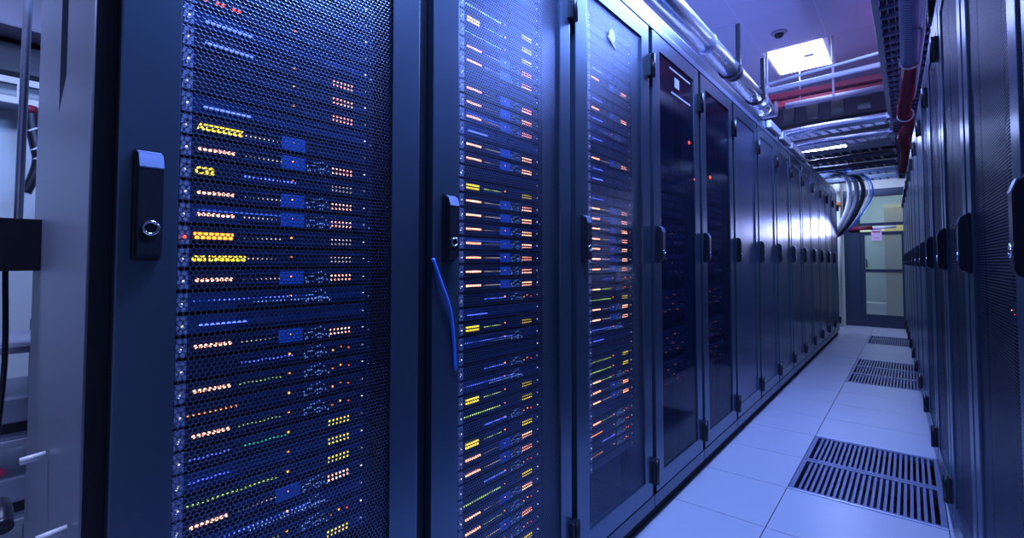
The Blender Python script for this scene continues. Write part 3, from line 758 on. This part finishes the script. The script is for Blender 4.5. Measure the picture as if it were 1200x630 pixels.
# cable drop behind the end of the left row
hb = thing('cable_bundle', 'bundle of white, grey and black cables looping down at the end of the left row', 'cable bundle', (0, 0, 0))
for i, (dx, m, c, r_) in enumerate(((0, 'white', 'white', .03), (.08, 'grey', 'grey', .03), (.15, 'black', 'black', .028), (.21, 'white', 'thin white', .014), (.25, 'cableblue', 'blue', .012))):
    pts = bez([(-1.15, 8.0 + dx, 2.37), (-.92 + dx * .5, 8.25, 2.37), (-.70 + dx * .9, 8.56, 2.30), (-.66 + dx * 1.1, 8.60, 2.05), (-.72 + dx * .8, 8.60, 1.75), (-.84 + dx * .5, 8.62, 1.50), (-.98, 8.66, 1.35)], 8)
    o = MB().tube(pts, r_, m, 10).build('cable', hb); o['label'] = c + ' cable'
vp = thing('vertical_pipe', 'pale vertical pipe with orange tape beside the glass door', 'pipe', (-.90, 9.45, 0))
MB().tube([(0, 0, 0), (0, 0, 2.6)], .05, 'cream', 14).build('pipe_run', vp); MB().tube([(0, 0, 1.95), (0, 0, 2.03)], .053, 'orange', 14).build('tape', vp)
pipe([(-.78, 9.70, 1.60), (-.45, 9.70, 1.605)], .03, 'red', 'red_bar', 'short red bar above the glass door beside a white one', 'bar')
pipe([(-.45, 9.70, 1.605), (-.15, 9.70, 1.61)], .022, 'white', 'white_bar', 'short white bar above the glass door beside a red one', 'bar')

# ============================================================ LEFT BACKGROUND BAY
pl = MB().tube([(-2.0, .148, 1.115), (-2.0, .160, 3.0)], .010, 'steel', 12).build('support_pole'); tag(pl, 'slim grey metal pole behind the nearest cabinet', 'pole')
tr = thing('slotted_tray', 'white slotted cable tray on the wall at the far left', 'cable tray', (-2.95, -.9, 1.72))
t_ = MB(); t_.box(0, .012, 0, 2.2, 0, .028, 'white'); t_.box(0, .012, 0, 2.2, .085, .112, 'white')
for q in range(22): t_.box(0, .012, q * .1, q * .1 + .035, .028, .085, 'white')
t_.build('slotted_side', tr); MB().box(-.14, 0, 0, 2.2, 0, .008, 'steel').build('tray_base', tr)
tag(MB().box(-3.09, -2.85, -.9, 1.3, 2.02, 2.22, 'grey', .01).build('air_duct'), 'blue-grey duct high on the wall behind the slim pole', 'duct')
tag(MB().box(-3.09, -2.99, -.9, 1.3, 1.86, 2.0, 'black', .01).build('dark_trunking'), 'dark trunking above the white slotted tray', 'trunking')
bx = thing('equipment_box', 'black box mounted beside the rear edge of the nearest cabinet', 'box', (-1.62, .085, 1.02))
MB().box(-.46, .32, -.03, .085, .0, .10, 'black', .004).build('body', bx); MB().box(.17, .25, -.024, -.02, .0, .10, 'void').build('groove', bx)
cbn = thing('cable_loom', 'short black cable loom with white ties hanging on the wall', 'cable', (-2.945, .25, 1.6))
MB().tube(bez([(0, -.008, .10), (.0, -.002, .03), (0, .012, -.05), (0, .022, -.11), (0, .012, -.18), (0, -.012, -.26)], 8), .020, 'black', 10).build('cable', cbn)
MB().tube([(0, -.010, .12), (0, -.008, .09)], .024, 'red', 10).build('red_end', cbn)
for z, y in ((.02, .0), (-.06, .014), (-.10, .021)): MB().tube([(0, y, z), (0, y + .004, z - .006)], .0225, 'white', 10).build('tie', cbn)
tag(MB().tube(bez([(-1.75, .11, 1.03), (-1.75, .115, .8), (-1.77, .108, .6), (-1.76, .10, .4), (-1.75, .12, .0)], 8), .006, 'black', 8).build('power_cord'), 'thin black cord hanging below the black box', 'cord')
# low equipment shelves
sh = thing('equipment_stand', 'dark metal stand with pale shelves at the lower left', 'stand', (-2.35, 0, 0))
for xx, yy_ in ((-.25, -.25), (.25, -.25), (-.25, .25), (.25, .25)): MB().box(xx - .015, xx + .015, yy_ - .015, yy_ + .015, 0, .82, 'black').build('leg', sh)
for z, m in ((.24, 'grey'), (.48, 'grey'), (.76, 'grey')): MB().box(-.26, .26, -.27, .27, z, z + .02, m, .003).build('shelf', sh)
for i, z in enumerate((.262, .502)):
    o = thing('equipment_case', ['pale blue-grey case on the lowest shelf of the stand', 'pale blue-grey case on the middle shelf of the stand'][i], 'case', (-2.3, .0, z))
    MB().box(-.2, .2, -.24, .24, 0, .12, 'steel', .005).build('body', o); MB().box(.2, .204, -.2, .2, .02, .05, 'black').build('vent', o)
pipe(bez([(-2.05, -.15, .56), (-1.95, -.02, .50), (-1.85, .08, .47), (-1.8, .12, .50)], 8), .010, 'redhose', 'red_cable', 'red cable sagging at the lower left edge', 'cable')
pipe(bez([(-2.05, -.1, .50), (-1.9, .02, .45), (-1.7, .09, .44), (-1.5, .10, .52), (-1.42, .10, .50)], 8), .016, 'black', 'black_cable', 'thick black cable crossing the lower left corner', 'cable')
for i, (xx, z) in enumerate(((-1.127, .713), (-.911, .665))):
    pipe([(xx, .095, z - .003), (xx, .126, z)], .006, 'white', 'plastic_tube', 'white plastic tube end in front of the grey side panel, %s one' % ['upper', 'lower'][i], 'tube')
